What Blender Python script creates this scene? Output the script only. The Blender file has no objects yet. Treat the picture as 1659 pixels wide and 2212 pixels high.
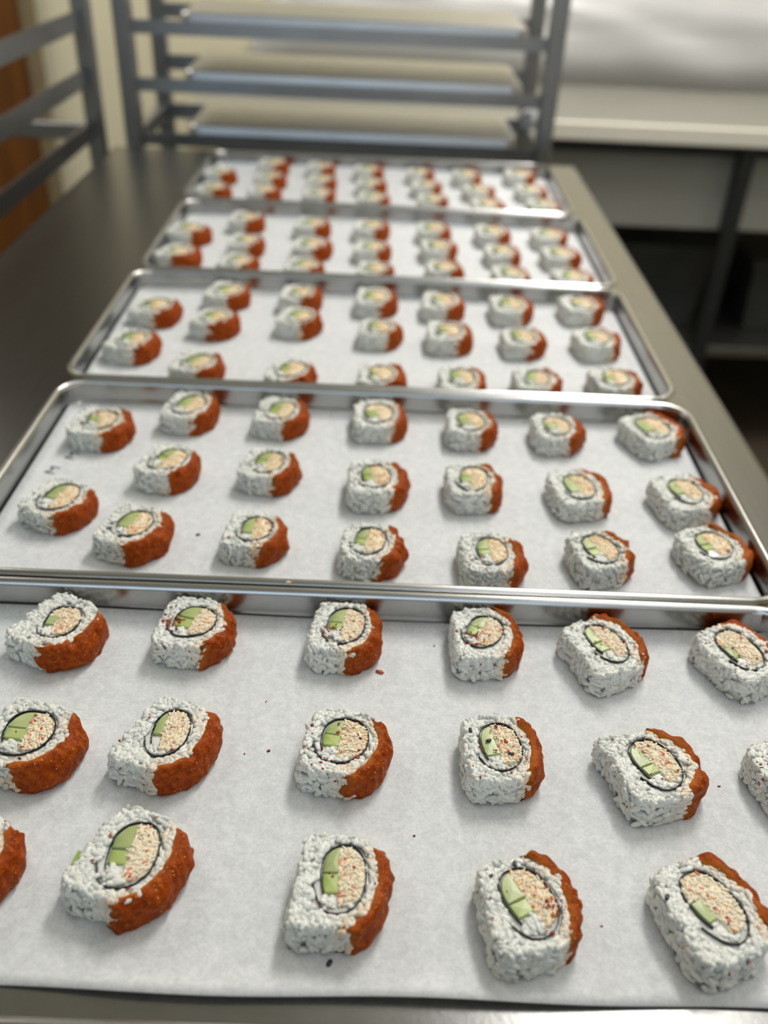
import bpy, math, random
import numpy as np
from mathutils import Matrix, Vector

# ------------------------------------------------------------------ camera, world, lights, exposure
scene = bpy.context.scene
C = scene.collection
R = math.radians
CAM_Z = 1.2251
PITCH, ROLL, YAW = R(34.434), R(2.798), R(0.946)
F_PX = 1979.75
fw = Vector((math.sin(YAW)*math.cos(PITCH), math.cos(YAW)*math.cos(PITCH), -math.sin(PITCH)))
rt = Vector((math.cos(YAW), -math.sin(YAW), 0))
dn = fw.cross(rt)
r2 = rt*math.cos(ROLL) - dn*math.sin(ROLL)
d2 = rt*math.sin(ROLL) + dn*math.cos(ROLL)
cam_data = bpy.data.cameras.new('camera')
cam = bpy.data.objects.new('camera', cam_data)
C.objects.link(cam)
cam.matrix_world = Matrix(((r2.x, -d2.x, -fw.x, 0), (r2.y, -d2.y, -fw.y, 0), (r2.z, -d2.z, -fw.z, CAM_Z), (0, 0, 0, 1)))
cam_data.sensor_fit = 'VERTICAL'
cam_data.sensor_height = 36.0
cam_data.sensor_width = 27.0
cam_data.lens = F_PX/2212*36.0
cam_data.clip_start = 0.01
cam_data.clip_end = 50
cam_data.dof.use_dof = True
cam_data.dof.focus_distance = 0.402
cam_data.dof.aperture_fstop = 5.8
cam_data.dof.aperture_blades = 0
scene.camera = cam

world = bpy.data.worlds.new('world')
scene.world = world
world.use_nodes = True
world.node_tree.nodes['Background'].inputs[0].default_value = (0.75, 0.82, 0.9, 1)
world.node_tree.nodes['Background'].inputs[1].default_value = 0.07

def area(name, loc, rot, sx, sy, power, col):
    d = bpy.data.lights.new(name, 'AREA')
    d.shape = 'RECTANGLE'
    d.size, d.size_y = sx, sy
    d.energy = power
    d.color = col
    o = bpy.data.objects.new(name, d)
    C.objects.link(o)
    o.location = loc
    o.rotation_euler = rot
    return o
# ceiling troffer over the trays, right of the table (shadows fall to the front left)
area('troffer_light_trays', (0.60, 1.72, 2.535), (0, 0, 0), 0.30, 1.16, 37, (1.0, 0.97, 0.915))
area('troffer_light_front', (0.60, 0.50, 2.535), (0, 0, 0), 0.56, 1.16, 7, (1.0, 0.975, 0.925))
area('troffer_light_counter', (1.75, 1.25, 2.535), (0, 0, 0), 0.56, 1.16, 7, (1.0, 0.965, 0.90))
area('troffer_light_entry', (0.62, -1.1, 2.535), (0, 0, 0), 0.56, 1.16, 5, (0.90, 0.95, 1.0))
area('added_light_back_wall', (-1.45, 2.15, 2.535), (0, 0, 0), 0.56, 1.16, 20, (1.0, 0.965, 0.90))  # added lamp, put in to brighten the back wall
# bluish fill from an unseen window added behind the camera
area('window_fill', (-0.3, -2.12, 1.65), (R(90), 0, 0), 1.7, 1.2, 9, (0.58, 0.78, 1.0))

scene.view_settings.view_transform = 'Standard'
scene.view_settings.look = 'None'
scene.view_settings.exposure = -0.08
scene.view_settings.gamma = 1.0
scene.view_settings.use_curve_mapping = False
scene.cycles.use_denoising = True
scene.cycles.max_bounces = 5
scene.cycles.diffuse_bounces = 3
scene.cycles.glossy_bounces = 3
scene.cycles.use_adaptive_sampling = True
scene.cycles.adaptive_threshold = 0.04

# ------------------------------------------------------------------ materials
MATS = {}
def newmat(name):
    m = bpy.data.materials.new(name)
    m.use_nodes = True
    MATS[name] = m
    nt = m.node_tree
    return m, nt, nt.nodes['Principled BSDF']

def node(nt, typ, **kw):
    n = nt.nodes.new(typ)
    for k, v in kw.items():
        if k in n.inputs:
            n.inputs[k].default_value = v
        else:
            setattr(n, k, v)
    return n

def simple(name, col, rough=0.5, metal=0.0, spec=0.5, nscale=None, namp=0.1, bump=0.0, bscale=300.0, stretch=None, aniso=0.0):
    m, nt, b = newmat(name)
    b.inputs['Roughness'].default_value = rough
    b.inputs['Metallic'].default_value = metal
    b.inputs['Specular IOR Level'].default_value = spec
    b.inputs['Base Color'].default_value = (*col, 1)
    if aniso:
        b.inputs['Anisotropic'].default_value = aniso
    tc = node(nt, 'ShaderNodeTexCoord')
    src = tc.outputs['Object']
    if stretch:
        mp = node(nt, 'ShaderNodeMapping')
        mp.inputs['Scale'].default_value = stretch
        nt.links.new(src, mp.inputs['Vector'])
        src = mp.outputs['Vector']
    if nscale:
        nz = node(nt, 'ShaderNodeTexNoise', Scale=nscale, Detail=4.0)
        nt.links.new(src, nz.inputs['Vector'])
        cr = node(nt, 'ShaderNodeValToRGB')
        cr.color_ramp.elements[0].position = 0.3
        cr.color_ramp.elements[1].position = 0.7
        cr.color_ramp.elements[0].color = (*[max(0, c*(1-namp)) for c in col], 1)
        cr.color_ramp.elements[1].color = (*[min(1, c*(1+namp)) for c in col], 1)
        nt.links.new(nz.outputs['Fac'], cr.inputs['Fac'])
        nt.links.new(cr.outputs['Color'], b.inputs['Base Color'])
    if bump:
        n2 = node(nt, 'ShaderNodeTexNoise', Scale=bscale, Detail=3.0)
        nt.links.new(src, n2.inputs['Vector'])
        bp = node(nt, 'ShaderNodeBump', Strength=bump, Distance=0.0006)
        nt.links.new(n2.outputs['Fac'], bp.inputs['Height'])
        nt.links.new(bp.outputs['Normal'], b.inputs['Normal'])
    return m

def attrmat(name, rough, spec=0.5, sss=0.0, sss_scale=0.002, bump=0.0, bscale=900.0, coat=0.0):
    m, nt, b = newmat(name)
    at = node(nt, 'ShaderNodeAttribute', attribute_name='Col')
    nt.links.new(at.outputs['Color'], b.inputs['Base Color'])
    b.inputs['Roughness'].default_value = rough
    b.inputs['Specular IOR Level'].default_value = spec
    if sss:
        b.inputs['Subsurface Weight'].default_value = sss
        b.inputs['Subsurface Radius'].default_value = (1.0, 0.9, 0.75)
        b.inputs['Subsurface Scale'].default_value = sss_scale
    if coat:
        b.inputs['Coat Weight'].default_value = coat
        b.inputs['Coat Roughness'].default_value = 0.15
    if bump:
        tc = node(nt, 'ShaderNodeTexCoord')
        n2 = node(nt, 'ShaderNodeTexNoise', Scale=bscale, Detail=4.0)
        nt.links.new(tc.outputs['Object'], n2.inputs['Vector'])
        bp = node(nt, 'ShaderNodeBump', Strength=bump, Distance=0.0006)
        nt.links.new(n2.outputs['Fac'], bp.inputs['Height'])
        nt.links.new(bp.outputs['Normal'], b.inputs['Normal'])
    return m

attrmat('rice', 0.30, 0.5)
attrmat('crab', 0.5, 0.4)
attrmat('cucumber', 0.3, 0.5, bump=0.15, bscale=1500)
attrmat('fleck', 0.5, 0.4)
simple('nori', (0.012, 0.016, 0.014), 0.45, 0, 0.5, bump=0.5, bscale=1800)
simple('sesame', (0.02, 0.02, 0.022), 0.35, 0, 0.5)

def topping_mat():
    m, nt, b = newmat('topping')
    tc = node(nt, 'ShaderNodeTexCoord')
    n1 = node(nt, 'ShaderNodeTexNoise', Scale=420.0, Detail=5.0, Roughness=0.65)
    nt.links.new(tc.outputs['Object'], n1.inputs['Vector'])
    cr = node(nt, 'ShaderNodeValToRGB')
    cr.color_ramp.elements[0].position = 0.30
    cr.color_ramp.elements[0].color = (0.17, 0.020, 0.001, 1)
    cr.color_ramp.elements[1].position = 0.74
    cr.color_ramp.elements[1].color = (0.48, 0.115, 0.007, 1)
    e = cr.color_ramp.elements.new(0.52)
    e.color = (0.33, 0.052, 0.002, 1)
    nt.links.new(n1.outputs['Fac'], cr.inputs['Fac'])
    at = node(nt, 'ShaderNodeAttribute', attribute_name='Col')
    mx = node(nt, 'ShaderNodeMix', data_type='RGBA')
    nt.links.new(at.outputs['Fac'], mx.inputs[0])
    nt.links.new(cr.outputs['Color'], mx.inputs[6])
    mx.inputs[7].default_value = (0.60, 0.20, 0.03, 1)      # thin sauce at the edge on the rice
    nt.links.new(mx.outputs[2], b.inputs['Base Color'])
    b.inputs['Roughness'].default_value = 0.48
    b.inputs['Specular IOR Level'].default_value = 0.12
    n2 = node(nt, 'ShaderNodeTexNoise', Scale=900.0, Detail=4.0)
    nt.links.new(tc.outputs['Object'], n2.inputs['Vector'])
    bp = node(nt, 'ShaderNodeBump', Strength=0.55, Distance=0.0008)
    nt.links.new(n2.outputs['Fac'], bp.inputs['Height'])
    nt.links.new(bp.outputs['Normal'], b.inputs['Normal'])
topping_mat()

def paper_mat():
    m, nt, b = newmat('parchment')
    tc = node(nt, 'ShaderNodeTexCoord')
    n1 = node(nt, 'ShaderNodeTexNoise', Scale=210.0, Detail=6.0, Roughness=0.7, Distortion=0.6)
    n2 = node(nt, 'ShaderNodeTexNoise', Scale=650.0, Detail=4.0, Roughness=0.7)
    nt.links.new(tc.outputs['Object'], n1.inputs['Vector'])
    nt.links.new(tc.outputs['Object'], n2.inputs['Vector'])
    mx = node(nt, 'ShaderNodeMix', data_type='FLOAT')
    mx.inputs[0].default_value = 0.45
    nt.links.new(n1.outputs['Fac'], mx.inputs[2])
    nt.links.new(n2.outputs['Fac'], mx.inputs[3])
    cr = node(nt, 'ShaderNodeValToRGB')
    cr.color_ramp.elements[0].position = 0.39
    cr.color_ramp.elements[0].color = (0.625, 0.65, 0.67, 1)
    cr.color_ramp.elements[1].position = 0.61
    cr.color_ramp.elements[1].color = (0.80, 0.82, 0.83, 1)
    nt.links.new(mx.outputs[0], cr.inputs['Fac'])
    nt.links.new(cr.outputs['Color'], b.inputs['Base Color'])
    b.inputs['Roughness'].default_value = 0.7
    b.inputs['Specular IOR Level'].default_value = 0.3
    bp = node(nt, 'ShaderNodeBump', Strength=0.12, Distance=0.0004)
    nt.links.new(mx.outputs[0], bp.inputs['Height'])
    nt.links.new(bp.outputs['Normal'], b.inputs['Normal'])
paper_mat()

simple('tray_metal', (0.345, 0.345, 0.34), 0.2, 1.0, nscale=60, namp=0.05, bump=0.05, bscale=500)
simple('tray_rim_metal', (0.55, 0.55, 0.54), 0.24, 1.0, nscale=60, namp=0.04, bump=0.04, bscale=400)
simple('table_steel', (0.21, 0.205, 0.192), 0.26, 1.0, nscale=12, namp=0.06, bump=0.08, bscale=90, stretch=(30, 1.0, 1.0))
simple('pan_metal', (0.62, 0.62, 0.63), 0.38, 1.0, nscale=20, namp=0.05)
simple('rack_metal', (0.36, 0.37, 0.39), 0.36, 1.0, nscale=20, namp=0.06)
simple('shelf_steel', (0.30, 0.30, 0.29), 0.4, 1.0, nscale=20, namp=0.06)
simple('cream_paint', (0.86, 0.80, 0.60), 0.6, nscale=3, namp=0.02)
simple('ceiling_paint', (0.84, 0.83, 0.79), 0.8, nscale=8, namp=0.03)
simple('brown_wood', (0.15, 0.052, 0.006), 0.45, nscale=6, namp=0.25, stretch=(6, 6, 0.6))
simple('dark_frame', (0.22, 0.17, 0.10), 0.5, nscale=20, namp=0.1)
simple('floor_tile', (0.06, 0.045, 0.03), 0.55, nscale=5, namp=0.25, bump=0.1, bscale=60)
simple('counter_top_dimmed', (0.235, 0.23, 0.20), 0.45, nscale=6, namp=0.04)  # darker copy of the white top, grazing light put into the colour
simple('panel_grey', (0.36, 0.36, 0.325), 0.4, nscale=6, namp=0.05)
simple('counter_white', (0.84, 0.80, 0.70), 0.45, nscale=6, namp=0.04)
simple('black_metal', (0.015, 0.017, 0.018), 0.45, nscale=20, namp=0.2)
simple('bin_plastic', (0.035, 0.038, 0.038), 0.45, nscale=15, namp=0.2)
simple('plastic_film', (0.52, 0.52, 0.52), 0.3, nscale=6, namp=0.05)
simple('rubber', (0.02, 0.02, 0.02), 0.6, nscale=30, namp=0.2)
simple('disc_white', (0.75, 0.75, 0.76), 0.35, nscale=30, namp=0.03)
simple('fixture_white', (0.8, 0.8, 0.78), 0.5, nscale=10, namp=0.02)
simple('print_ink', (0.09, 0.09, 0.12), 0.6, nscale=300, namp=0.2)
simple('glass', (0.7, 0.78, 0.82), 0.05, nscale=2, namp=0.02)

# ------------------------------------------------------------------ mesh helpers
def mesh_obj(name, verts, faces, mat, parent=None, smooth=False, cols=None, share=None):
    if share is None:
        me = bpy.data.meshes.new(name)
        V = np.asarray(verts, dtype=np.float32).reshape(-1, 3)
        if isinstance(faces, np.ndarray):
            nf, k = faces.shape
            me.vertices.add(len(V)); me.vertices.foreach_set('co', V.ravel())
            me.loops.add(nf*k); me.loops.foreach_set('vertex_index', faces.astype(np.int32).ravel())
            me.polygons.add(nf)
            me.polygons.foreach_set('loop_start', np.arange(0, nf*k, k, dtype=np.int32))
            me.update(calc_edges=True)
        else:
            me.from_pydata([tuple(v) for v in V.tolist()], [], [tuple(f) for f in faces])
        me.validate()
        if smooth:
            me.polygons.foreach_set('use_smooth', np.ones(len(me.polygons), dtype=bool))
        if cols is not None:
            a = me.color_attributes.new('Col', 'FLOAT_COLOR', 'POINT')
            cc = np.ones((len(V), 4), dtype=np.float32)
            cc[:, :3] = cols
            a.data.foreach_set('color', cc.ravel())
        me.materials.append(MATS[mat])
        me.update()
    else:
        me = share
    o = bpy.data.objects.new(name, me)
    C.objects.link(o)
    if parent is not None:
        o.parent = parent
    return o

def thing(name, label, cat, loc=(0, 0, 0), rotz=0.0, group=None):
    o = bpy.data.objects.new(name, None)
    o.empty_display_size = 0.02
    C.objects.link(o)
    o.location = loc
    o.rotation_euler = (0, 0, rotz)
    tag(o, label, cat, group)
    return o

def tag(o, label, cat, group=None):
    o['label'] = label
    o['category'] = cat
    if group:
        o['group'] = group
    return o

def struct(o):
    o['kind'] = 'structure'
    return o

def box_vf(x0, x1, y0, y1, z0, z1, b=0.0):
    """box with chamfered edges (b > 0) as verts, faces"""
    if b <= 0:
        v = [(x, y, z) for x in (x0, x1) for y in (y0, y1) for z in (z0, z1)]
        f = [(0, 1, 3, 2), (4, 6, 7, 5), (0, 4, 5, 1), (2, 3, 7, 6), (0, 2, 6, 4), (1, 5, 7, 3)]
        return v, f
    import bmesh
    bm = bmesh.new()
    v0, f0 = box_vf(x0, x1, y0, y1, z0, z1)
    vs = [bm.verts.new(p) for p in v0]
    for q in f0:
        bm.faces.new([vs[i] for i in q])
    bm.normal_update()
    bmesh.ops.bevel(bm, geom=list(bm.edges), offset=b, segments=2, affect='EDGES', profile=0.5)
    bm.verts.index_update()
    v = [tuple(p.co) for p in bm.verts]
    f = [tuple(p.index for p in q.verts) for q in bm.faces]
    bm.free()
    return v, f

def box(name, x0, x1, y0, y1, z0, z1, mat, parent=None, b=0.0):
    v, f = box_vf(x0, x1, y0, y1, z0, z1, b)
    return mesh_obj(name, v, f, mat, parent)

def merge(parts):
    V, F, n = [], [], 0
    for v, f in parts:
        V += list(v)
        F += [tuple(i+n for i in q) for q in f]
        n += len(v)
    return V, F

def cyl_vf(p0, p1, r, n=16):
    p0, p1 = Vector(p0), Vector(p1)
    d = (p1-p0).normalized()
    a = d.orthogonal().normalized()
    c = d.cross(a)
    v = []
    for p in (p0, p1):
        for i in range(n):
            t = 2*math.pi*i/n
            v.append(tuple(p + a*math.cos(t)*r + c*math.sin(t)*r))
    f = [(i, (i+1) % n, n+(i+1) % n, n+i) for i in range(n)]
    f += [tuple(range(n-1, -1, -1)), tuple(range(n, 2*n))]
    return v, f

# ------------------------------------------------------------------ the room
TZ = 0.90            # table top
X0, X1, Y0, Y1, ZC = -2.3, 2.7, -2.2, 2.86, 2.6
struct(box('floor', X0-0.1, X1+0.1, Y0-0.1, Y1+0.1, -0.1, 0, 'floor_tile'))
struct(box('ceiling', X0-0.1, X1+0.1, Y0-0.1, Y1+0.1, ZC, ZC+0.1, 'ceiling_paint'))
struct(box('wall_back', X0, X1, Y1, Y1+0.1, 0, ZC, 'cream_paint'))
struct(box('wall_left', X0-0.1, X0, Y0, Y1, 0, ZC, 'cream_paint'))
struct(box('wall_right', X1, X1+0.1, Y0, Y1, 0, ZC, 'cream_paint'))
struct(box('wall_front', X0, X1, Y0-0.1, Y0, 0, ZC, 'cream_paint'))
w1 = bpy.data.objects.new('unseen_window_1', None); C.objects.link(w1); w1.location = (-0.3, Y0+0.02, 1.65); struct(w1)  # unseen window, added for the bluish fill
mesh_obj('window_frame', *merge([box_vf(-0.92, 0.92, -0.02, 0.03, 0.62, 0.68), box_vf(-0.92, 0.92, -0.02, 0.03, -0.68, -0.62),
                                 box_vf(-0.92, -0.87, -0.02, 0.03, -0.62, 0.62), box_vf(0.87, 0.92, -0.02, 0.03, -0.62, 0.62)]), 'fixture_white', w1)
box('pane', -0.87, 0.87, -0.015, -0.005, -0.62, 0.62, 'glass', w1)

# brown wooden door in the back wall at the far left
d1 = bpy.data.objects.new('door_1', None); C.objects.link(d1); d1.location = (-1.47, Y1, 0); struct(d1)
box('door_leaf', -0.46, 0.46, -0.035, -0.005, 0.01, 2.05, 'brown_wood', d1, 0.004)
for sx in (-1, 1):
    xa, xb = sorted((sx*0.46, sx*0.49))
    box('door_jamb', xa, xb, -0.05, -0.002, 0, 2.11, 'dark_frame', d1, 0.003)
box('door_header', -0.46, 0.46, -0.05, -0.002, 2.05, 2.11, 'dark_frame', d1, 0.003)
struct(box('baseboard_back', -0.96, X1-0.002, Y1-0.014, Y1-0.001, 0, 0.12, 'rubber'))

# ceiling light fixtures (housing round each area light; the one by the door is added)
for (lx, ly, nm) in ((0.60, 1.72, 'white ceiling light fixture above the rack'), (0.60, 0.50, 'white ceiling light fixture above the trays'), (1.75, 1.25, 'white ceiling light fixture above the right aisle'),
                     (0.62, -1.1, 'white ceiling light fixture near the unseen window'), (-1.45, 2.15, 'added white ceiling light fixture brightening the wall near the brown door')):
    t = thing('ceiling_light', nm, 'ceiling light', (lx, ly, ZC), 0, 'ceiling light fixtures')
    for (a, b_, c, d) in ((-0.33, 0.33, -0.63, -0.59), (-0.33, 0.33, 0.59, 0.63), (-0.33, -0.29, -0.59, 0.59), (0.29, 0.33, -0.59, 0.59)):
        box('fixture_frame', a, b_, c, d, -0.075, 0, 'fixture_white', t, 0.003)
    box('reflector', -0.29, 0.29, -0.59, 0.59, -0.02, 0, 'fixture_white', t)

# ------------------------------------------------------------------ stainless steel work table
TX0, TX1, TY0, TY1 = -0.389, 0.2735, -0.12, 1.375
t = thing('work_table', 'stainless steel work table carrying the five trays', 'table', (0, 0, 0))
box('table_top', TX0, TX1, TY0, TY1, TZ-0.038, TZ, 'table_steel', t, 0.005)
for lx in (TX0+0.05, TX1-0.05):
    for ly in (TY0+0.06, TY1-0.06):
        lg = mesh_obj('leg', *cyl_vf((lx, ly, 0.03), (lx, ly, TZ-0.038), 0.02), 'shelf_steel', t, True)
        mesh_obj('foot', *cyl_vf((lx, ly, 0), (lx, ly, 0.03), 0.026), 'black_metal', lg, True)
box('lower_shelf', TX0+0.03, TX1-0.03, TY0+0.04, TY1-0.04, 0.25, 0.275, 'shelf_steel', t, 0.004)

# ------------------------------------------------------------------ sheet pan racks
def post_vf(x, y, z0, z1, s=0.0125):
    return box_vf(x-s, x+s, y-s, y+s, z0, z1, 0.0025)
LEVELS = [1.0490-0.0772*k for k in range(-8, 11)]     # top of each rail

def rack(label, xa, xb, ya, yb, along, zs, white_disc=False):
    """posts at the four corners; rails run along X or along Y"""
    r = thing('sheet_pan_rack', label, 'rack', ((xa+xb)/2, (ya+yb)/2, 0), 0, 'aluminium sheet pan racks')
    cx, cy = (xa+xb)/2, (ya+yb)/2
    for x in (xa, xb):
        for y in (ya, yb):
            p = mesh_obj('post', *post_vf(x-cx, y-cy, 0.11, 1.78), 'rack_metal', r)
            mesh_obj('caster', *merge([cyl_vf((x-cx-0.014, y-cy, 0.048), (x-cx+0.014, y-cy, 0.048), 0.048), box_vf(x-cx-0.02, x-cx+0.02, y-cy-0.02, y-cy+0.02, 0.095, 0.112)]), 'rubber', p)
    for z in zs:
        if along == 'X':
            for y, s in ((ya, 1), (yb, -1)):
                yf = y-cy
                v = merge([box_vf(xa-cx+0.012, xb-cx-0.012, min(yf, yf+s*0.003), max(yf, yf+s*0.003), z-0.019, z),
                           box_vf(xa-cx+0.012, xb-cx-0.012, min(yf+s*0.003, yf+s*0.030), max(yf+s*0.003, yf+s*0.030), z-0.019, z-0.0165)])
                mesh_obj('rail', *v, 'rack_metal', r)
        else:
            for x, s in ((xa, 1), (xb, -1)):
                xf = x-cx
                v = merge([box_vf(min(xf, xf+s*0.003), max(xf, xf+s*0.003), ya-cy+0.012, yb-cy-0.012, z-0.026, z),
                           box_vf(min(xf+s*0.003, xf+s*0.034), max(xf+s*0.003, xf+s*0.034), ya-cy+0.012, yb-cy-0.012, z-0.026, z-0.023)])
                mesh_obj('rail', *v, 'rack_metal', r)
    # end bars tie the two sides together
    for z in (0.135, 0.885, 1.765):
        for k in (0, 1):
            if along == 'X':
                x = (xa, xb)[k]-cx
                mesh_obj('crossbar', *box_vf(x-0.008, x+0.008, ya-cy+0.0125, yb-cy-0.0125, z-0.012, z+0.012, 0.002), 'rack_metal', r)
            else:
                y = (ya, yb)[k]-cy
                mesh_obj('crossbar', *box_vf(xa-cx+0.0125, xb-cx-0.0125, y-0.008, y+0.008, z-0.012, z+0.012, 0.002), 'rack_metal', r)
    if white_disc:
        mesh_obj('white_disc', *cyl_vf((xb-cx-0.022, -0.070, 0.930), (xb-cx-0.022, -0.085, 0.930), 0.014, 20), 'disc_white', r, True)  # small white disc near the right post
    return r
rack('aluminium rack standing crosswise right behind the table end', -0.387, 0.2415, 1.49, 1.715, 'X', LEVELS, True)
rack('aluminium rack at left edge with rails running away beside the table', -0.81, -0.455, 0.90, 1.52, 'Y', [1.0555-0.076*k for k in range(-8, 11)])

def rack_pan():
    hx, hy, H = 0.263, 0.104, 0.026
    prof_out = [(0.010, 0.0, 0.014), (0.008, 0.002, 0.015), (0.004, H-0.004, 0.018), (0.0, H-0.003, 0.02), (0.0, H, 0.02)]
    prof_in = [(0.005, H, 0.018), (0.006, H-0.003, 0.017), (0.010, 0.003, 0.014), (0.012, 0.0015, 0.013)]
    return loft([(rrect(hx-i, hy-i, r), H-z) for i, z, r in reversed(prof_out+prof_in)], True, True)
def rrect(hx, hy, r, n=7):
    pts = []
    for (sx, sy, a0) in ((1, 1, 0), (-1, 1, 90), (-1, -1, 180), (1, -1, 270)):
        for i in range(n):
            a = R(a0+90*i/(n-1))
            pts.append((sx*(hx-r)+r*math.cos(a), sy*(hy-r)+r*math.sin(a)))
    return pts
def loft(loops, cap_first=False, cap_last=False):
    V, F = [], []
    n = len(loops[0][0])
    for pts, z in loops:
        V += [(x, y, z) for x, y in pts]
    for l in range(len(loops)-1):
        for i in range(n):
            j = (i+1) % n
            F.append((l*n+i, l*n+j, (l+1)*n+j, (l+1)*n+i))
    if cap_first: F.append(tuple(range(n-1, -1, -1)))
    if cap_last: F.append(tuple(range((len(loops)-1)*n, len(loops)*n)))
    return V, F
pan_me = None
for z, w_ in ((1.0490, 'highest'), (1.0490-0.0772, 'middle'), (1.0490-0.1544, 'lowest')):
    if pan_me is None:
        o = mesh_obj('sheet_pan', *rack_pan(), 'pan_metal'); pan_me = o.data
    else:
        o = mesh_obj('sheet_pan', None, None, None, share=pan_me)
    o.location = (-0.053, 1.6025, z-0.0163)
    tag(o, 'empty sheet pan in the rack behind the table, %s of three seen' % w_, 'pan', 'empty pans in the rack')

# ------------------------------------------------------------------ counter behind, with plastic-wrapped bundle
CT = 0.818
k = thing('counter', 'pale topped counter on black legs along the back wall', 'counter', (0.75, 2.46, 0))
box('counter_top', -1.18, 1.30, -0.345, 0.36, CT-0.036, CT, 'counter_top_dimmed', k, 0.003)
box('counter_edge', -1.18, 1.30, -0.36, -0.3452, CT-0.036, CT+0.001, 'counter_white', k, 0.003)  # edge of the same slab, coloured lighter than the dimmed top
box('added_panel', -1.1, 1.2, -0.30, -0.285, 0.585, CT-0.037, 'panel_grey', k, 0.002)  # added panel, catches light for the dim wall tone under the counter
for lx in (-1.1, 0.05, 1.2):
    for ly in (-0.33, 0.32):
        box('leg', lx-0.017, lx+0.017, ly-0.017, ly+0.017, 0, CT-0.036, 'black_metal', k, 0.002)
box('lower_shelf', -1.08, 1.18, -0.31, 0.30, 0.27, 0.295, 'shelf_steel', k, 0.003)
box('apron', -1.1, 1.2, -0.335, -0.32, CT-0.062, CT-0.036, 'black_metal', k)
rng = np.random.default_rng(5)
def bundle():
    nx, ny = 150, 26
    xs = np.linspace(-0.36, 1.95, nx)
    V = []
    ph = rng.uniform(0, 6.28, 30); kx = rng.uniform(2, 26, 30); ky = rng.uniform(3, 30, 30); am = rng.uniform(0.2, 1, 30)/(1+kx/8)
    for i, x in enumerate(xs):
        for j in range(ny):
            u = j/(ny-1)
            a = math.pi*u
            # half-round bundle lying on the counter against the wall
            y = 2.69 - 0.125*math.cos(a)
            e = min(1.0, (x+0.36)/0.12, (1.95-x)/0.12)
            z = CT + 0.001 + 0.235*math.sin(a)**0.55*(max(e, 0)**0.4)
            n = sum(am[q]*math.sin(kx[q]*x + ky[q]*u*2.2 + ph[q]) for q in range(30))*0.006
            y += -n*math.cos(a)*0.6
            z += n*math.sin(a)*1.2 if 0 < j < ny-1 else 0
            V.append((x, min(y, Y1-0.02), max(z, CT+0.001)))
    F = [(i*ny+j, (i+1)*ny+j, (i+1)*ny+j+1, i*ny+j+1) for i in range(nx-1) for j in range(ny-1)]
    F += [(i*ny, i*ny+ny-1, (i+1)*ny+ny-1, (i+1)*ny) for i in range(nx-1)]
    F += [tuple(range(ny-1, -1, -1)), tuple((nx-1)*ny+j for j in range(ny))]
    return V, F
o = mesh_obj('plastic_wrapped_bundle', *bundle(), 'plastic_film', None, True)
tag(o, 'long bundle wrapped in wrinkled white plastic on the back counter', 'bundle')
for (bx, bw, bh, lab) in ((0.62, 0.42, 0.20, 'added dark bin for the darkness under the counter, next to the rack'), (1.16, 0.44, 0.17, 'added dark bin for the darkness under the counter, at right edge')):  # bins added to fill the darkness under the counter
    t = thing('added_bin', lab, 'bin', (bx, 2.48, 0.296), 0, 'dark bins added under the counter')
    v = [(-bw/2*0.92, -0.2, 0), (bw/2*0.92, -0.2, 0), (bw/2*0.92, 0.2, 0), (-bw/2*0.92, 0.2, 0), (-bw/2, -0.22, bh), (bw/2, -0.22, bh), (bw/2, 0.22, bh), (-bw/2, 0.22, bh)]
    mesh_obj('body', v, [(3, 2, 1, 0), (0, 1, 5, 4), (1, 2, 6, 5), (2, 3, 7, 6), (3, 0, 4, 7), (4, 5, 6, 7)], 'bin_plastic', t)
    box('lid', -bw/2-0.01, bw/2+0.01, -0.23, 0.23, bh, bh+0.018, 'bin_plastic', t, 0.004)

# ------------------------------------------------------------------ trays and parchment
TW, TD, TH = 0.459, 0.229, 0.0195
FLOOR_T = 0.001
def tray_body():
    hx, hy = TW/2, TD/2
    prof_in = [(0.0042, TH-0.0012, 0.020), (0.0056, TH-0.0030, 0.019), (0.0064, 0.0060, 0.016), (0.0070, 0.0032, 0.015), (0.0084, 0.0016, 0.014), (0.0105, FLOOR_T, 0.012)]
    prof_out = [(0.0042, TH-0.0022, 0.020), (0.0050, TH-0.0040, 0.019), (0.0056, 0.0055, 0.016), (0.0064, 0.0020, 0.015), (0.0085, 0.0, 0.013)]
    loops = [(rrect(hx-i, hy-i, r), z) for i, z, r in reversed(prof_out)] + [(rrect(hx-i, hy-i, r), z) for i, z, r in prof_in]
    return loft(loops, True, True)
def tray_rim():
    hx, hy = TW/2, TD/2
    loops = []
    for q in range(11):
        a = 2*math.pi*q/10
        loops.append((rrect(hx-0.0027-0.0027*math.cos(a), hy-0.0027-0.0027*math.cos(a), 0.021-0.0027*math.cos(a)), TH-0.0026+0.0026*math.sin(a)))
    return loft(loops)
TRAYS = [(-0.0030, 0.2601, -0.0009), (-0.0010, 0.4906, -0.0028), (-0.0035, 0.7214, 0.0009), (-0.0015, 0.9528, 0.0007), (-0.0060, 1.1835, 0.0011)]
TN = ['nearest', 'second', 'third', 'fourth', 'farthest']
tb, tr_ = None, None
trng = np.random.default_rng(11)
PAPER_T = 0.00025
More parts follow.
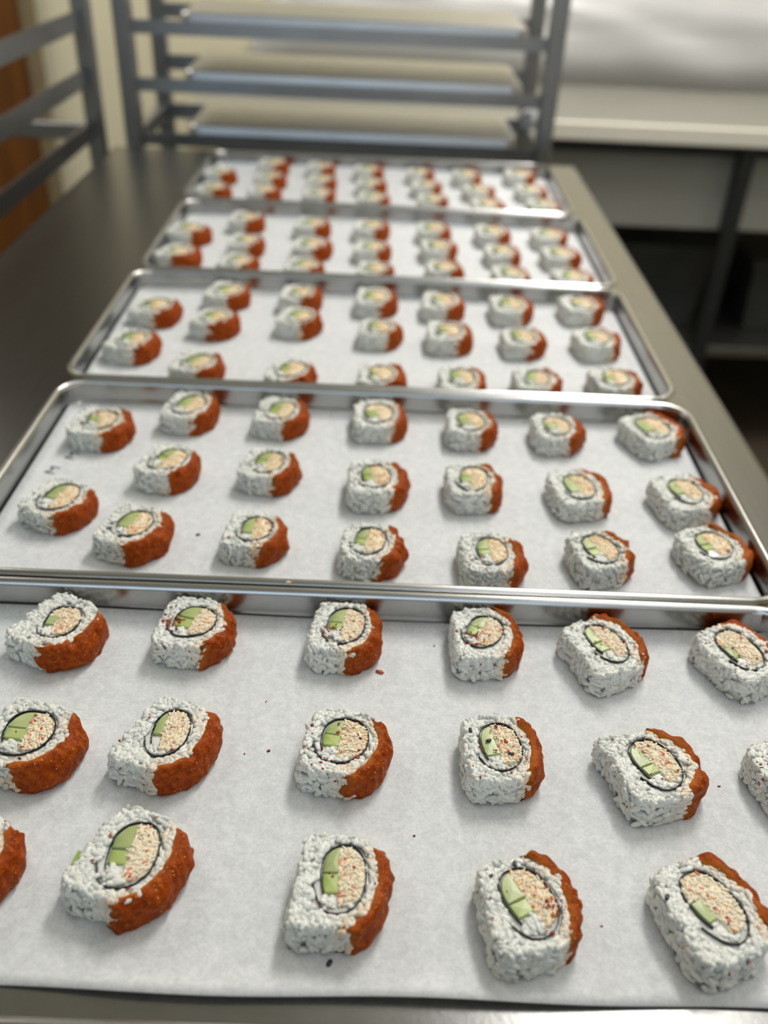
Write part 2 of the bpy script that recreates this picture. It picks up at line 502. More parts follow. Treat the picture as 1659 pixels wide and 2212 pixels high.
for i, (x, y, a) in enumerate(TRAYS):
    t = thing('sheet_tray', ('%s of five aluminium trays on the table, %s' % (
        ['nearest', 'second', 'third', 'fourth', 'farthest'][i],
        ['cut off by the picture\'s lower edge', 'just behind the nearest one', 'in the middle of the line', 'just before the farthest one', 'in front of the rack'][i])), 'tray', (x, y, TZ), a, 'aluminium trays in a line')
    if tb is None:
        ob = mesh_obj('pan_body', *tray_body(), 'tray_metal', t); tb = ob.data
        orr = mesh_obj('rolled_rim', *tray_rim(), 'tray_rim_metal', t, True); tr_ = orr.data
    else:
        mesh_obj('pan_body', None, None, None, t, share=tb)
        mesh_obj('rolled_rim', None, None, None, t, share=tr_)
    # parchment: lies on the pan floor, wavy front edge, back edge curling a few millimetres up the wall
    nx, ny = 90, 40
    ph = trng.uniform(0, 6.28, 8)
    hx = TW/2-0.0085
    V = np.zeros((nx+1, ny+1, 3))
    for ix in range(nx+1):
        u = ix/nx
        xx = -hx + 2*hx*u
        fy = -TD/2 + (0.0228 if i == 0 else 0.012) + 0.0009*math.sin(9*u+ph[0]) + 0.0007*math.sin(21*u+ph[1])
        by = TD/2 - 0.0078
        for iy in range(ny+1):
            w = iy/ny
            yy = fy + (by-fy)*w
            zz = FLOOR_T + 0.0004
            # gentle waves near the free front edge
            zz += max(0, 1-(w*11))**2*(0.0013*(1+math.sin(8.0*u+ph[2])) + 0.0006*(1+math.sin(23*u+ph[3])))
            # curl up the back wall
            c = max(0.0, (yy-(by-0.004))/0.004)
            zz += 0.0042*c**1.6*(0.75+0.25*math.sin(7*u+ph[4]))
            cs = max(0.0, (abs(xx)-(hx-0.005))/0.005)
            zz += 0.003*cs**1.6
            V[ix, iy] = (xx, yy, zz)
    top = V.reshape(-1, 3)
    bot = top.copy(); bot[:, 2] -= PAPER_T
    N = (nx+1)*(ny+1)
    F = []
    for ix in range(nx):
        for iy in range(ny):
            q = ix*(ny+1)+iy
            F.append((q, q+ny+1, q+ny+2, q+1)); F.append((N+q, N+q+1, N+q+ny+2, N+q+ny+1))
    ring = [ix*(ny+1) for ix in range(nx+1)] + [nx*(ny+1)+iy for iy in range(1, ny+1)] + [ix*(ny+1)+ny for ix in range(nx-1, -1, -1)] + [iy for iy in range(ny-1, 0, -1)]
    for q in range(len(ring)):
        a0, b0 = ring[q], ring[(q+1) % len(ring)]
        F.append((a0, N+a0, N+b0, b0))
    p = mesh_obj('parchment_sheet', np.vstack([top, bot]), F, 'parchment', None, True)
    p.location = (x, y, TZ); p.rotation_euler = (0, 0, a)
    tag(p, ['white parchment sheet lining the nearest tray', 'white parchment sheet with printed marks lining the second tray', 'white parchment sheet lining the third tray from the camera',
            'white parchment sheet lining the fourth tray from the camera', 'white parchment sheet lining the farthest tray'][i], 'parchment', 'parchment sheets lining the trays')
    if i == 1:
        # printed letters along the left edge of the sheet, partly under the roll
        zz = FLOOR_T + 0.0004 + 0.00006
        for (mx, my) in ((-0.2085, 0.5045), (-0.2015, 0.5235)):
            strokes = [((-3.6, -3.4), (-3.6, 3.4)), ((-3.6, 3.4), (0, 0.2)), ((0, 0.2), (3.6, 3.4)), ((3.6, 3.4), (3.6, -3.4))]
            VV, FF = [], []
            ca, sa = math.cos(R(74)), math.sin(R(74))
            for (ax, ay), (bx, by2) in strokes:
                dx, dy = bx-ax, by2-ay
                L = math.hypot(dx, dy); nxx, nyy = -dy/L*0.75, dx/L*0.75
                q = len(VV)
                for (px, py) in ((ax+nxx, ay+nyy), (bx+nxx, by2+nyy), (bx-nxx, by2-nyy), (ax-nxx, ay-nyy)):
                    VV.append(((px*ca-py*sa)/1000+mx-x, (px*sa+py*ca)/1000+my-y, zz))
                FF.append((q+3, q+2, q+1, q))
            mesh_obj('print_mark', VV, FF, 'print_ink', p)
PZ = TZ + FLOOR_T + 0.0004      # top of the parchment

# ------------------------------------------------------------------ sushi rolls
def sphere_unit(ns, nr):
    V = [(0, 0, 1)]
    for r in range(1, nr):
        p = math.pi*r/nr
        for s in range(ns):
            q = 2*math.pi*(s+0.5*(r % 2))/ns
            V.append((math.sin(p)*math.cos(q), math.sin(p)*math.sin(q), math.cos(p)))
    V.append((0, 0, -1))
    F = []
    for s in range(ns):
        F.append((0, 1+s, 1+(s+1) % ns))
    for r in range(nr-2):
        a, b = 1+r*ns, 1+(r+1)*ns
        for s in range(ns):
            s2 = (s+1) % ns
            if (r+1) % 2 == 1:
                F.append((a+s, b+s, a+s2)); F.append((a+s2, b+s, b+s2))
            else:
                F.append((a+s, b+s, b+s2)); F.append((a+s, b+s2, a+s2))
    e = 1+(nr-1)*ns
    a = 1+(nr-2)*ns
    for s in range(ns):
        F.append((e, a+(s+1) % ns, a+s))
    V = np.array(V)[:, [2, 0, 1]]        # long axis = x
    # capsule-like rice outline
    V[:, 0] = np.sign(V[:, 0])*np.abs(V[:, 0])**0.85
    return V, np.array(F)
U_HI = sphere_unit(8, 7)
U_LO = sphere_unit(5, 4)
def flake_unit():
    V = np.array([(1, 0.1, 0), (0.2, 0.8, 0.25), (-0.9, 0.35, 0), (-0.6, -0.7, 0.1), (0.5, -0.75, -0.1), (0, 0, 0.45), (0, 0, -0.45)])
    F = [(i, (i+1) % 5, 5) for i in range(5)] + [((i+1) % 5, i, 6) for i in range(5)]
    return V, np.array(F)
U_FL = flake_unit()

def instance(unit, pos, ax, ay, az, sc):
    """pos (n,3), axes (n,3) each, sc (n,3) -> verts, faces"""
    V, F = unit
    n = len(pos)
    if n == 0:
        return np.zeros((0, 3)), np.zeros((0, 3), int)
    P = (V[None, :, 0, None]*sc[:, None, 0, None]*ax[:, None, :] + V[None, :, 1, None]*sc[:, None, 1, None]*ay[:, None, :]
         + V[None, :, 2, None]*sc[:, None, 2, None]*az[:, None, :] + pos[:, None, :])
    FF = F[None] + (np.arange(n)*len(V))[:, None, None]
    return P.reshape(-1, 3), FF.reshape(-1, 3)

def inside(P, poly):
    x, y = P[:, 0], P[:, 1]
    c = np.zeros(len(P), bool)
    n = len(poly)
    j = n-1
    for i in range(n):
        xi, yi = poly[i]; xj, yj = poly[j]
        m = ((yi > y) != (yj > y)) & (x < (xj-xi)*(y-yi)/((yj-yi) if abs(yj-yi) > 1e-9 else 1e-9)+xi)
        c ^= m
        j = i
    return c

def dist_poly(P, path):
    d = np.full(len(P), 1e9)
    for a, b in zip(path[:-1], path[1:]):
        ab = b-a
        t = np.clip(((P-a)@ab)/max(ab@ab, 1e-9), 0, 1)
        d = np.minimum(d, np.linalg.norm(P-(a+t[:, None]*ab), axis=1))
    return d

def clip(poly, n, c):
    """keep the part of poly with n.p <= c"""
    out = []
    for i in range(len(poly)):
        a, b = poly[i], poly[(i+1) % len(poly)]
        da, db = a@n-c, b@n-c
        if da <= 0: out.append(a)
        if da*db < 0: out.append(a+(b-a)*da/(da-db))
    return np.array(out) if len(out) > 2 else None

def prism(poly, z0, z1, ch=0.4):
    """poly (n,2) counter-clockwise; chamfered top edge"""
    n = len(poly)
    c = poly.mean(0)
    L = np.linalg.norm(poly-c, axis=1, keepdims=True)
    ins = c+(poly-c)*np.clip((L-ch)/np.maximum(L, 1e-6), 0.2, 1)
    V = np.vstack([np.c_[poly, np.full(n, z0)], np.c_[poly, np.full(n, z1-ch)], np.c_[ins, np.full(n, z1)], np.array([[c[0], c[1], z1+0.15]])])
    F = []
    for l in range(2):
        for i in range(n):
            j = (i+1) % n
            F.append((l*n+i, l*n+j, (l+1)*n+j, (l+1)*n+i))
    F += [(2*n+i, 2*n+(i+1) % n, 3*n) for i in range(n)]
    F.append(tuple(range(n-1, -1, -1)))
    return V, F

def wob(rng, n=7, lo=1, hi=5):
    k = rng.integers(lo, hi+1, n); p = rng.uniform(0, 6.28, n); a = rng.uniform(0.3, 1, n)/np.sqrt(k)
    return lambda t: sum(a[i]*np.sin(k[i]*t+p[i]) for i in range(n))/2.2

def noise3(rng, n=14, f0=0.35, f1=2.2):
    d = rng.normal(size=(n, 3)); d /= np.linalg.norm(d, axis=1, keepdims=True)
    f = np.exp(rng.uniform(math.log(f0), math.log(f1), n)); p = rng.uniform(0, 6.28, n); a = 1/np.sqrt(f)
    a /= np.sqrt((a**2).sum()/2)
    return lambda P: (np.sin((P@d.T)*f+p)*a).sum(1)

H_MM = 14.6
def build_roll(seed, hi, prm):
    """meshes of one roll (millimetres, later scaled): dict name -> list of mesh data"""
    rng = np.random.default_rng(seed)
    unit = U_HI if hi else U_LO
    h = H_MM*prm.get('h', 1.0)
    out = []
    # ---- outline of the rice body
    w1 = wob(rng)
    sq = prm.get('sq', 5.2)
    al, ar, b = 18.2, 15.4, 19.4
    cor = prm.get('cor', 0.0)          # pulls the lower left corner out
    def rad(t):
        c, s = np.cos(t), np.sin(t)
        a = np.where(c > 0, ar, al)
        n = np.where(c > 0, 2.25+0.9*np.clip(1-c*2.5, 0, 1), sq)
        r = (np.abs(c/a)**n+np.abs(s/b)**n)**(-1/n)
        r = r*(1+0.022*w1(t))
        r = r*(1+cor*np.exp(-((np.angle(np.exp(1j*(t-R(222)))))/0.35)**2))
        r = r*(1+prm.get('cul', 0.0)*np.exp(-((np.angle(np.exp(1j*(t-R(138)))))/0.2)**2))
        return r
    T = np.linspace(0, 2*math.pi, 181)[:-1]
    rr = rad(T)
    OUT = np.c_[rr*np.cos(T), rr*np.sin(T)]
    # ---- nori ring, filling
    phi = R(prm.get('phi', 0.0))
    cr, sr = math.cos(phi), math.sin(phi)
    RM = np.array([[cr, -sr], [sr, cr]])
    cx, cy = prm.get('c', (-0.3, 2.4)); cy = cy*0.6+0.3; cx -= 0.7
    ax_, ay_ = prm.get('ring', (9.6, 10.2)); ax_ *= 0.96; ay_ = min(ay_*1.2, 12.8)
    w2 = wob(rng, 5, 2, 5)
    def ringp(t, m=1.0):
        r = (np.abs(np.cos(t)/ax_)**2.35+np.abs(np.sin(t)/ay_)**2.35)**(-1/2.35)*(1+0.02*w2(t))*m
        return np.c_[r*np.cos(t), r*np.sin(t)]@RM.T + [cx, cy]
    RING = ringp(np.linspace(0, 2*math.pi, 49)[:-1], 0.97)
    xs = prm.get('xs', -1.2)            # cucumber | crab border
    cb = prm.get('cb', -5.5)            # cucumber bottom
    ctop = prm.get('ctop', 20.0)
    nx_, ny_ = RM[:, 0], RM[:, 1]
    off = np.array([cx, cy])
    cuke_all = clip(RING, nx_, nx_@off+xs)
    cuke_all = clip(cuke_all, -ny_, -(ny_@off+cb))
    if ctop < 15: cuke_all = clip(cuke_all, ny_, ny_@off+ctop)
    crab = clip(RING, -nx_, -(nx_@off+xs-0.3))
    crab2 = None
    if ctop < 15:
        crab2 = clip(RING, nx_, nx_@off+xs+0.2)
        crab2 = clip(crab2, -ny_, -(ny_@off+ctop+0.15)) if crab2 is not None else None
    # seam
    ta = np.linspace(R(222), R(-62), 46)
    path1 = ringp(ta, 1.03)
    tb_ = np.linspace(R(-62), R(prm.get('seam', -158)), 22)
    g = np.linspace(0, 1, 22)
    path2 = ringp(tb_, 1.0)
    path2 = off + (path2-off)*(1.03+0.33*g**1.1)[:, None]
    path2[:, :] += np.c_[np.zeros(22), -1.3*np.sin(g*math.pi)]
    NP = np.vstack([path1, path2[1:]])
    NP += rng.normal(0, 0.10, NP.shape)
    m = inside(NP, OUT*0.965)
    keep = np.where(m)[0]
    NP = NP[:keep[-1]+1] if len(keep) else NP
    # ---- core
    core = []
    for ins, z in ((0.9, 0.0), (1.0, 1.5), (1.2, h-2.6), (2.2, h-1.3)):
        s = np.clip((rr-ins)/rr, 0, 1)
        core.append((OUT[::3]*s[::3, None], z))
    V, F = loft([([tuple(q) for q in p], z) for p, z in core], True, True)
    nC = len(V)
    # ---- topping range
    t1, t2 = R(prm.get('t1', 64)), R(prm.get('t2', -72))
    w3, w4, w5 = wob(rng, 6, 3, 11), wob(rng, 6, 3, 11), wob(rng, 6, 2, 7)
    # ---- grains on the side
    nS = 340 if hi else 230
    t = rng.uniform(0, 2*math.pi, nS*2)
    tt = np.angle(np.exp(1j*t))
    z = rng.uniform(0.9, h-0.7, nS*2)
    front_slack = R(10)
    covered = (tt < t1-R(8)) & (tt > t2+front_slack)
    t, z = t[~covered][:nS], z[~covered][:nS]
    r = rad(t)
    dt = 1e-3
    p0 = np.c_[r*np.cos(t), r*np.sin(t)]
    p1 = np.c_[rad(t+dt)*np.cos(t+dt), rad(t+dt)*np.sin(t+dt)]
    tg = (p1-p0); tg /= np.linalg.norm(tg, axis=1, keepdims=True)
    nr = np.c_[tg[:, 1], -tg[:, 0]]
    n = len(t)
    al_ = rng.uniform(0, math.pi, n)
    T3 = np.c_[tg, np.zeros(n)]; N3 = np.c_[nr, np.zeros(n)]; Z3 = np.tile([0, 0, 1.0], (n, 1))
    tilt = rng.normal(0, 0.22, n)
    A = np.cos(al_)[:, None]*T3+np.sin(al_)[:, None]*Z3
    A = A+tilt[:, None]*N3; A /= np.linalg.norm(A, axis=1, keepdims=True)
    Bx = np.cross(N3, A); Bx /= np.linalg.norm(Bx, axis=1, keepdims=True)
    Cx = np.cross(A, Bx)
    edge = np.clip((z-(h-2.4))/2.4, 0, 1)
    pos = np.c_[p0+nr*(-0.95+rng.normal(0, 0.42, n)-1.3*edge**2)[:, None], z]
    sc = np.c_[rng.uniform(2.3, 3.4, n), rng.uniform(1.15, 1.5, n), rng.uniform(1.05, 1.35, n)]
    flare = (1-z/h)*np.exp(-(np.angle(np.exp(1j*(t-R(225))))/0.9)**2)*prm.get('flare', 1.6)
    pos[:, :2] += nr*flare[:, None]
    zr = np.abs(A[:, 2])*sc[:, 0]
    pos[:, 2] = np.clip(pos[:, 2], 0.2+np.maximum(zr*0.9, 1.0), h-0.2-zr*0.6)
    G = [(pos, A, Bx, Cx, sc)]
    # ---- grains on the cut face
    nT = 2400
    q = rng.uniform(-21, 21, (nT, 2))
    yaw = rng.uniform(0, math.pi, nT)
    # grains follow the roll near the nori
    dirv = np.c_[np.cos(yaw), np.sin(yaw)]
    L = rng.uniform(1.7, 3.0, nT)
    ok = inside(q, OUT*0.95)
    fill = [RING]
    for f in (-0.9, 0, 0.9):
        pp = q+dirv*(L*f)[:, None]
        ok &= dist_poly(pp, NP) > 1.0
        ok &= inside(pp, OUT*0.99)
        if cuke_all is not None: ok &= ~inside(pp, cuke_all)
        ok &= ~inside(pp, crab)
        if crab2 is not None: ok &= ~inside(pp, crab2)
    q, dirv, L = q[ok], dirv[ok], L[ok]
    mx = 230 if hi else 150
    q, dirv, L = q[:mx], dirv[:mx], L[:mx]
    q2 = rng.uniform(-20, 20, (1500, 2))
    ok = inside(q2, OUT*0.93) & (dist_poly(q2, NP) > 1.15) & ~inside(q2, crab)
    if cuke_all is not None: ok &= ~inside(q2, cuke_all)
    if crab2 is not None: ok &= ~inside(q2, crab2)
    q2 = q2[ok][:90 if hi else 40]
    a2 = rng.uniform(0, math.pi, len(q2))
    q = np.vstack([q, q2]); dirv = np.vstack([dirv, np.c_[np.cos(a2), np.sin(a2)]]); L = np.r_[L, rng.uniform(1.0, 1.5, len(q2))]
    n = len(q)
    A = np.c_[dirv, rng.normal(0, 0.16, n)]; A /= np.linalg.norm(A, axis=1, keepdims=True)
    Z3 = np.tile([0, 0, 1.0], (n, 1))
    Bx = np.cross(Z3, A); Bx /= np.linalg.norm(Bx, axis=1, keepdims=True)
    Cx = np.cross(A, Bx)
    hump = noise3(rng, 6, 0.15, 0.5)
    pos = np.c_[q, np.full(n, h-0.95)+rng.normal(0, 0.22, n)]
    pos[:, 2] += 0.35*hump(np.c_[q, np.zeros(n)])
    sc = np.c_[L, rng.uniform(1.1, 1.45, n), rng.uniform(0.8, 1.05, n)]
    G.append((pos, A, Bx, Cx, sc))
    Vs, Fs, cols = [np.array(V)], [np.array([f for f in F if len(f) == 4])], []
    caps = [f for f in F if len(f) != 4]
    tri_core = []
    for f in F:
        for i in range(1, len(f)-1):
            tri_core.append((f[0], f[i], f[i+1]))
    Fs = [np.array(tri_core)]
    base = np.array([0.81, 0.825, 0.775])*(1.0 if hi else 1.06)
    cols.append(np.tile(base*0.97, (nC, 1)))
    off_n = nC
    stain = prm.get('stain', 0.35)*1.5
    for (pos, A, Bx, Cx, sc) in G:
        v, f = instance(unit, pos, A, Bx, Cx, sc)
        Vs.append(v); Fs.append(f+off_n); off_n += len(v)
        g = len(pos)
        tone = (1.07-0.27*rng.uniform(0, 1, g)**1.8)[:, None]*base
        # sauce-stained grains close to the topping
        ang = np.arctan2(pos[:, 1], pos[:, 0])
        near = np.clip((np.hypot(pos[:, 0], pos[:, 1])-8.5)/6, 0, 1)*np.clip(np.minimum(t1+0.25-ang, ang-t2+0.35)/0.3, 0, 1)
        k = (near*stain*rng.uniform(0.0, 1.2, g)).clip(0, 0.8)[:, None]
        tone = tone*(1-k)+np.array([0.83, 0.55, 0.30])*k
        cols.append(np.repeat(np.clip(tone, 0, 0.97), len(unit[0]), axis=0))
    out.append(('rice', np.vstack(Vs), np.vstack(Fs), 'rice', True, np.vstack(cols), 'stuff'))
    # ---- nori ribbon
    d = np.gradient(NP, axis=0); d /= np.linalg.norm(d, axis=1, keepdims=True)
    nn = np.c_[-d[:, 1], d[:, 0]]
    thn = prm.get('nori', 0.17)+0.06*np.sin(np.arange(len(NP))*0.7+rng.uniform(0, 6))
    ztop = h-0.05+0.18*np.sin(np.arange(len(NP))*0.45+rng.uniform(0, 6))
    a = NP+nn*thn[:, None]; bb = NP-nn*thn[:, None]
    m = len(NP)
    V = np.vstack([np.c_[a, ztop], np.c_[bb, ztop], np.c_[a, np.full(m, h-6)], np.c_[bb, np.full(m, h-6)]])
    F = []
    for i in range(m-1):
        F += [(i, i+1, m+i+1, m+i), (2*m+i, 2*m+i+1, i+1, i), (m+i, m+i+1, 3*m+i+1, 3*m+i), (3*m+i, 3*m+i+1, 2*m+i+1, 2*m+i)]
    F += [(0, m, 3*m, 2*m), (m-1, 3*m-1, 4*m-1, 2*m-1)]
    out.append(('nori_sheet', V, F, 'nori', False, None, None))
    # ---- cucumber sticks
    if cuke_all is not None:
        split = prm.get('split', 0.8)
        blocks = []
        if prm.get('two', True):
            up = clip(cuke_all, -ny_, -(ny_@off+split+0.12))
            lo = clip(cuke_all, ny_, ny_@off+split-0.12)
            blocks = [p for p in (up, lo) if p is not None]
        else:
            blocks = [cuke_all]
        for bi, P in enumerate(blocks):
            cc = P.mean(0); P = cc+(P-cc)*0.965
            # resample for colour detail
            Q = []
            for i in range(len(P)):
                a0, b0 = P[i], P[(i+1) % len(P)]
                ns = max(1, int(np.linalg.norm(b0-a0)/0.8))
                for s in range(ns): Q.append(a0+(b0-a0)*s/ns)
            Q = np.array(Q)
            zt = h-0.25+rng.uniform(-0.3, 0.35)
            V, F = prism(Q, h-7, zt, 0.45)
            lx = (V[:, :2]-off)@nx_
            lim = -ax_*0.80
            flesh = np.array([0.36, 0.43, 0.155]) if bi == 0 else np.array([0.40, 0.50, 0.115])
            flesh = flesh*rng.uniform(0.9, 1.1)
            inner = np.array([0.50, 0.57, 0.27])
            k = np.clip((lx-(-ax_))/(xs+ax_), 0, 1)[:, None]
            col = flesh*(1-0.55*k)+inner*0.55*k
            sk = np.clip((lim-lx)/1.2, 0, 1)[:, None]
            col = col*(1-0.6*sk)+np.array([0.13, 0.22, 0.05])*0.6*sk
            out.append(('cucumber_stick', V, F, 'cucumber', False, col, None))
    # ---- crab salad
    cc = crab.mean(0)
    CB = cc+(crab-cc)*0.985
    V, F = prism(CB, h-6, h-0.55, 0.3)
    tri = []
    for f in F:
        for i in range(1, len(f)-1): tri.append((f[0], f[i], f[i+1]))
    if crab2 is not None:
        c2 = crab2.mean(0)
        V2, F2 = prism(c2+(crab2-c2)*0.985, h-6, h-0.55, 0.3)
        for f in F2:
            for i in range(1, len(f)-1): tri.append((f[0]+len(V), f[i]+len(V), f[i+1]+len(V)))
        V = np.vstack([V, V2])
    Vs, Fs = [V], [np.array(tri)]
    cr_c = np.array([0.95, 0.82, 0.60])
    cols = [np.tile(cr_c, (len(V), 1))]
    nF = 190 if hi else 90
    allc = crab if crab2 is None else np.vstack([crab, crab2])
    lo_, hi_ = allc.min(0), allc.max(0)
    q = rng.uniform(lo_, hi_, (nF*3, 2))
    okq = inside(q, cc+(crab-cc)*0.96)
    if crab2 is not None: okq |= inside(q, c2+(crab2-c2)*0.92)
    q = q[okq][:nF]
    n = len(q)
    main = rng.uniform(0, math.pi)
    yaw = main+rng.normal(0, 0.8, n)
    A = np.c_[np.cos(yaw), np.sin(yaw), rng.normal(0, 0.15, n)]; A /= np.linalg.norm(A, axis=1, keepdims=True)
    Bx = np.cross(np.tile([0, 0, 1.0], (n, 1)), A); Bx /= np.linalg.norm(Bx, axis=1, keepdims=True)
    Bx = Bx+rng.normal(0, 0.25, (n, 3)); Bx /= np.linalg.norm(Bx, axis=1, keepdims=True)
    Cx = np.cross(A, Bx); Cx /= np.linalg.norm(Cx, axis=1, keepdims=True)
    pos = np.c_[q, h-0.48+rng.normal(0, 0.13, n)]
    sc = np.c_[rng.uniform(0.6, 1.9, n), rng.uniform(0.4, 0.85, n), rng.uniform(0.38, 0.6, n)]
    u2 = sphere_unit(5, 4)
    v, f = instance(u2, pos, A, Bx, Cx, sc)
    Vs.append(v); Fs.append(f+len(V))
    tone = rng.uniform(0.93, 1.04, n)[:, None]*np.array([0.97, 0.86, 0.66])
    if not hi: tone = tone*np.array([0.99, 0.92, 0.80])
    warm = prm.get('warm', 0.2)
    k = (rng.uniform(0, 1, n) < warm)[:, None]
    tone = np.where(k, np.array([0.95, 0.68, 0.40])*rng.uniform(0.9, 1.08, n)[:, None], tone)
    k = (rng.uniform(0, 1, n) < 0.055)[:, None]
    tone = np.where(k, np.array([0.82, 0.26, 0.17])*rng.uniform(0.8, 1.2, n)[:, None], tone)
    cols.append(np.repeat(np.clip(tone, 0, 0.97), len(u2[0]), axis=0))
    # a few larger coral pieces
    out.append(('crab_salad', np.vstack(Vs), np.vstack(Fs), 'crab', True, np.vstack(cols), 'stuff'))
    # ---- topping
    NA, NSc = (84, 16) if hi else (44, 12)
    ts = np.linspace(t1, t2, NA)
    u = np.linspace(0, 1, NA)
    tap = np.clip(np.minimum(u/0.09, (1-u)/0.07), 0, 1)**0.6
    thick = prm.get('thick', 1.0)*(1+0.48*w5(ts*1.0))*(0.55+0.45*np.sin(np.clip(u*1.15, 0, 1)*math.pi*0.9+0.25))
    inn = 0.72*prm.get('inn', 3.6)*(1+0.42*w3(ts*1.0))*(0.9+0.5*u)
    sec_k = np.linspace(0, 1, NSc)
    V = []
    nz = noise3(rng, 16, 0.4, 1.9)
    je1, je2 = rng.normal(0, R(5), 15), rng.normal(0, R(4.5), 15)
    e = 1e-3
    p_ = np.c_[np.cos(ts), np.sin(ts)]*rad(ts)[:, None]
    p2 = np.c_[np.cos(ts+e), np.sin(ts+e)]*rad(ts+e)[:, None]
    tgv = (p2-p_)/np.linalg.norm(p2-p_, axis=1, keepdims=True)
    nv_ = np.c_[tgv[:, 1], -tgv[:, 0]]
    q, k, iq = tap, thick, inn*tap
    o1 = np.ones(NA)
    sec = [(-2.0*o1, h*0.45*o1), (-iq-0.3, (h-2.2)*o1), (-iq, h-0.7+0.3*q), (-iq*0.8, h-0.3+0.75*q), (-iq*0.35, h-0.1+0.95*q), (0.4*k*q, h-0.2+0.8*q),
           (2.2*k*q-0.2, h-0.9+0.2*q), (3.5*k*q-0.4, (h-2.6)*o1), (4.2*k*q-0.5, h*0.70*o1), (4.4*k*q-0.5, h*0.48*o1), (4.3*k*q-0.5, h*0.28*o1), (3.9*k*q-0.5, 2.2*o1), (3.0*k*q-0.4, 0.5*o1), (0.2*o1, 0.15*o1), (-2.2*o1, 0.15*o1)]
    V = np.zeros((NA, len(sec), 3))
    for si, (dd, zz) in enumerate(sec):
        # ragged ends: every line of the section stops a little earlier or later, lower ones later
        dth = je1[si]*np.clip(1-u*4, 0, 1)+(je2[si]-R(9)*(1-zz/h)+R(3))*np.clip(u*3.3-2.3, 0, 1)
        sc_ = rad(ts+dth)/rad(ts)
        w = (p_+nv_*dd[:, None])*sc_[:, None]
        V[:, si, 0] = w[:, 0]*np.cos(dth)-w[:, 1]*np.sin(dth)
        V[:, si, 1] = w[:, 0]*np.sin(dth)+w[:, 1]*np.cos(dth)
        V[:, si, 2] = zz
    V = V.reshape(-1, 3)
    V = np.array(V)
    ns = len(sec)
    dn_ = nz(V)
    k = np.arange(len(V)) % ns
    amp = np.where((k >= 2) & (k <= 12), 0.55, 0.0)
    c0 = V[:, :2]/np.maximum(np.linalg.norm(V[:, :2], axis=1, keepdims=True), 1e-6)
    outw = np.where((k >= 6), 1.0, np.where(k >= 4, 0.6, 0.35))
    V[:, :2] += c0*(dn_*amp*outw)[:, None]
    V[:, 2] += dn_*amp*np.where(k <= 6, 0.9, 0.2)
    V[:, 2] = np.maximum(V[:, 2], 0.12)
    F = []
    for i in range(NA-1):
        for s in range(ns):
            s2 = (s+1) % ns
            F.append((i*ns+s, i*ns+s2, (i+1)*ns+s2, (i+1)*ns+s))
    F.append(tuple(range(ns-1, -1, -1))); F.append(tuple((NA-1)*ns+s for s in range(ns)))
    TV, TF = V, F
    thin = np.where(k == 2, 0.85, np.where(k == 3, 0.5, np.where(k == 4, 0.12, 0.0)))
    thin = np.maximum(thin, np.repeat(1-tap, ns)*0.7)
    out.append(('spicy_topping', V, F, 'topping', True, np.repeat(thin[:, None], 3, axis=1), None))
    # ---- chilli flakes and roe specks
    nf = int(prm.get('fl', 26)*(1.35 if hi else 0.6))
    side_n = int(prm.get('fs', 14)*(1.0 if hi else 0.6))
    P, N = [], []
    foc = prm.get('foc', None)
    qq = rng.uniform(-18, 18, (nf*6, 2))
    if foc is not None:
        qq = np.where(rng.uniform(0, 1, (nf*6, 1)) < 0.75, rng.normal(foc, 3.6, (nf*6, 2)), qq)
    qq = qq[inside(qq, OUT*0.96)][:nf]
    for p in qq:
        P.append((p[0], p[1], h+0.22+rng.uniform(-0.12, 0.12))); N.append((0, 0, 1))
    for s in range(side_n):
        th = rng.uniform(R(95), R(290))
        r0 = rad(np.array([th]))[0]
        zf = rng.uniform(1.0, h-1); rf = r0+0.45+(1-zf/h)*math.exp(-((th-R(225))/0.9)**2)*prm.get('flare', 1.6)
        P.append((math.cos(th)*rf, math.sin(th)*rf, zf)); N.append((math.cos(th), math.sin(th), 0))
    nfl = len(P)
    nspk = (130 if hi else 40)
    idx = rng.integers(4, NA-4, nspk)
    sec_i = rng.integers(4, 12, nspk)
    for a0, s0 in zip(idx, sec_i):
        v0 = TV[a0*ns+s0]*rng.uniform(0.3, 0.7)+TV[a0*ns+s0+1]*0.5
        v0 = (TV[a0*ns+s0]+TV[(a0+1)*ns+s0+1])/2
        v0 = v0+rng.normal(0, 0.25, 3)
        nv = np.array([v0[0], v0[1], 0.0]); nv /= np.linalg.norm(nv)
        if s0 < 7: nv = nv*0.4+np.array([0, 0, 0.9])
        P.append(v0+nv*0.12); N.append(nv)
    P = np.array(P); N = np.array(N, float); N /= np.linalg.norm(N, axis=1, keepdims=True)
    n = len(P)
    ref = rng.normal(size=(n, 3))
    A = np.cross(N, ref); A /= np.linalg.norm(A, axis=1, keepdims=True)
    Bx = np.cross(N, A)
    sz = np.r_[np.exp(rng.normal(math.log(0.55), 0.45, nfl)).clip(0.22, 1.25), rng.uniform(0.16, 0.46, n-nfl)]
    sc = np.c_[sz, sz*rng.uniform(0.6, 1, n), np.maximum(sz*0.35, 0.12)]
    v, f = instance(U_FL, P, A, Bx, N, sc)
    pal = np.array([(0.23, 0.012, 0.012), (0.33, 0.02, 0.012), (0.50, 0.06, 0.015), (0.62, 0.16, 0.03), (0.30, 0.03, 0.03)])
    c1 = pal[rng.integers(0, 5, nfl)]
    pal2 = np.array([(0.80, 0.34, 0.05), (0.72, 0.22, 0.03), (0.86, 0.48, 0.12), (0.30, 0.03, 0.01)])
    c2 = pal2[rng.integers(0, 4, n-nfl)]
    out.append(('chilli_flakes', v, f, 'fleck', False, np.repeat(np.vstack([c1, c2]), len(U_FL[0]), axis=0), 'stuff'))
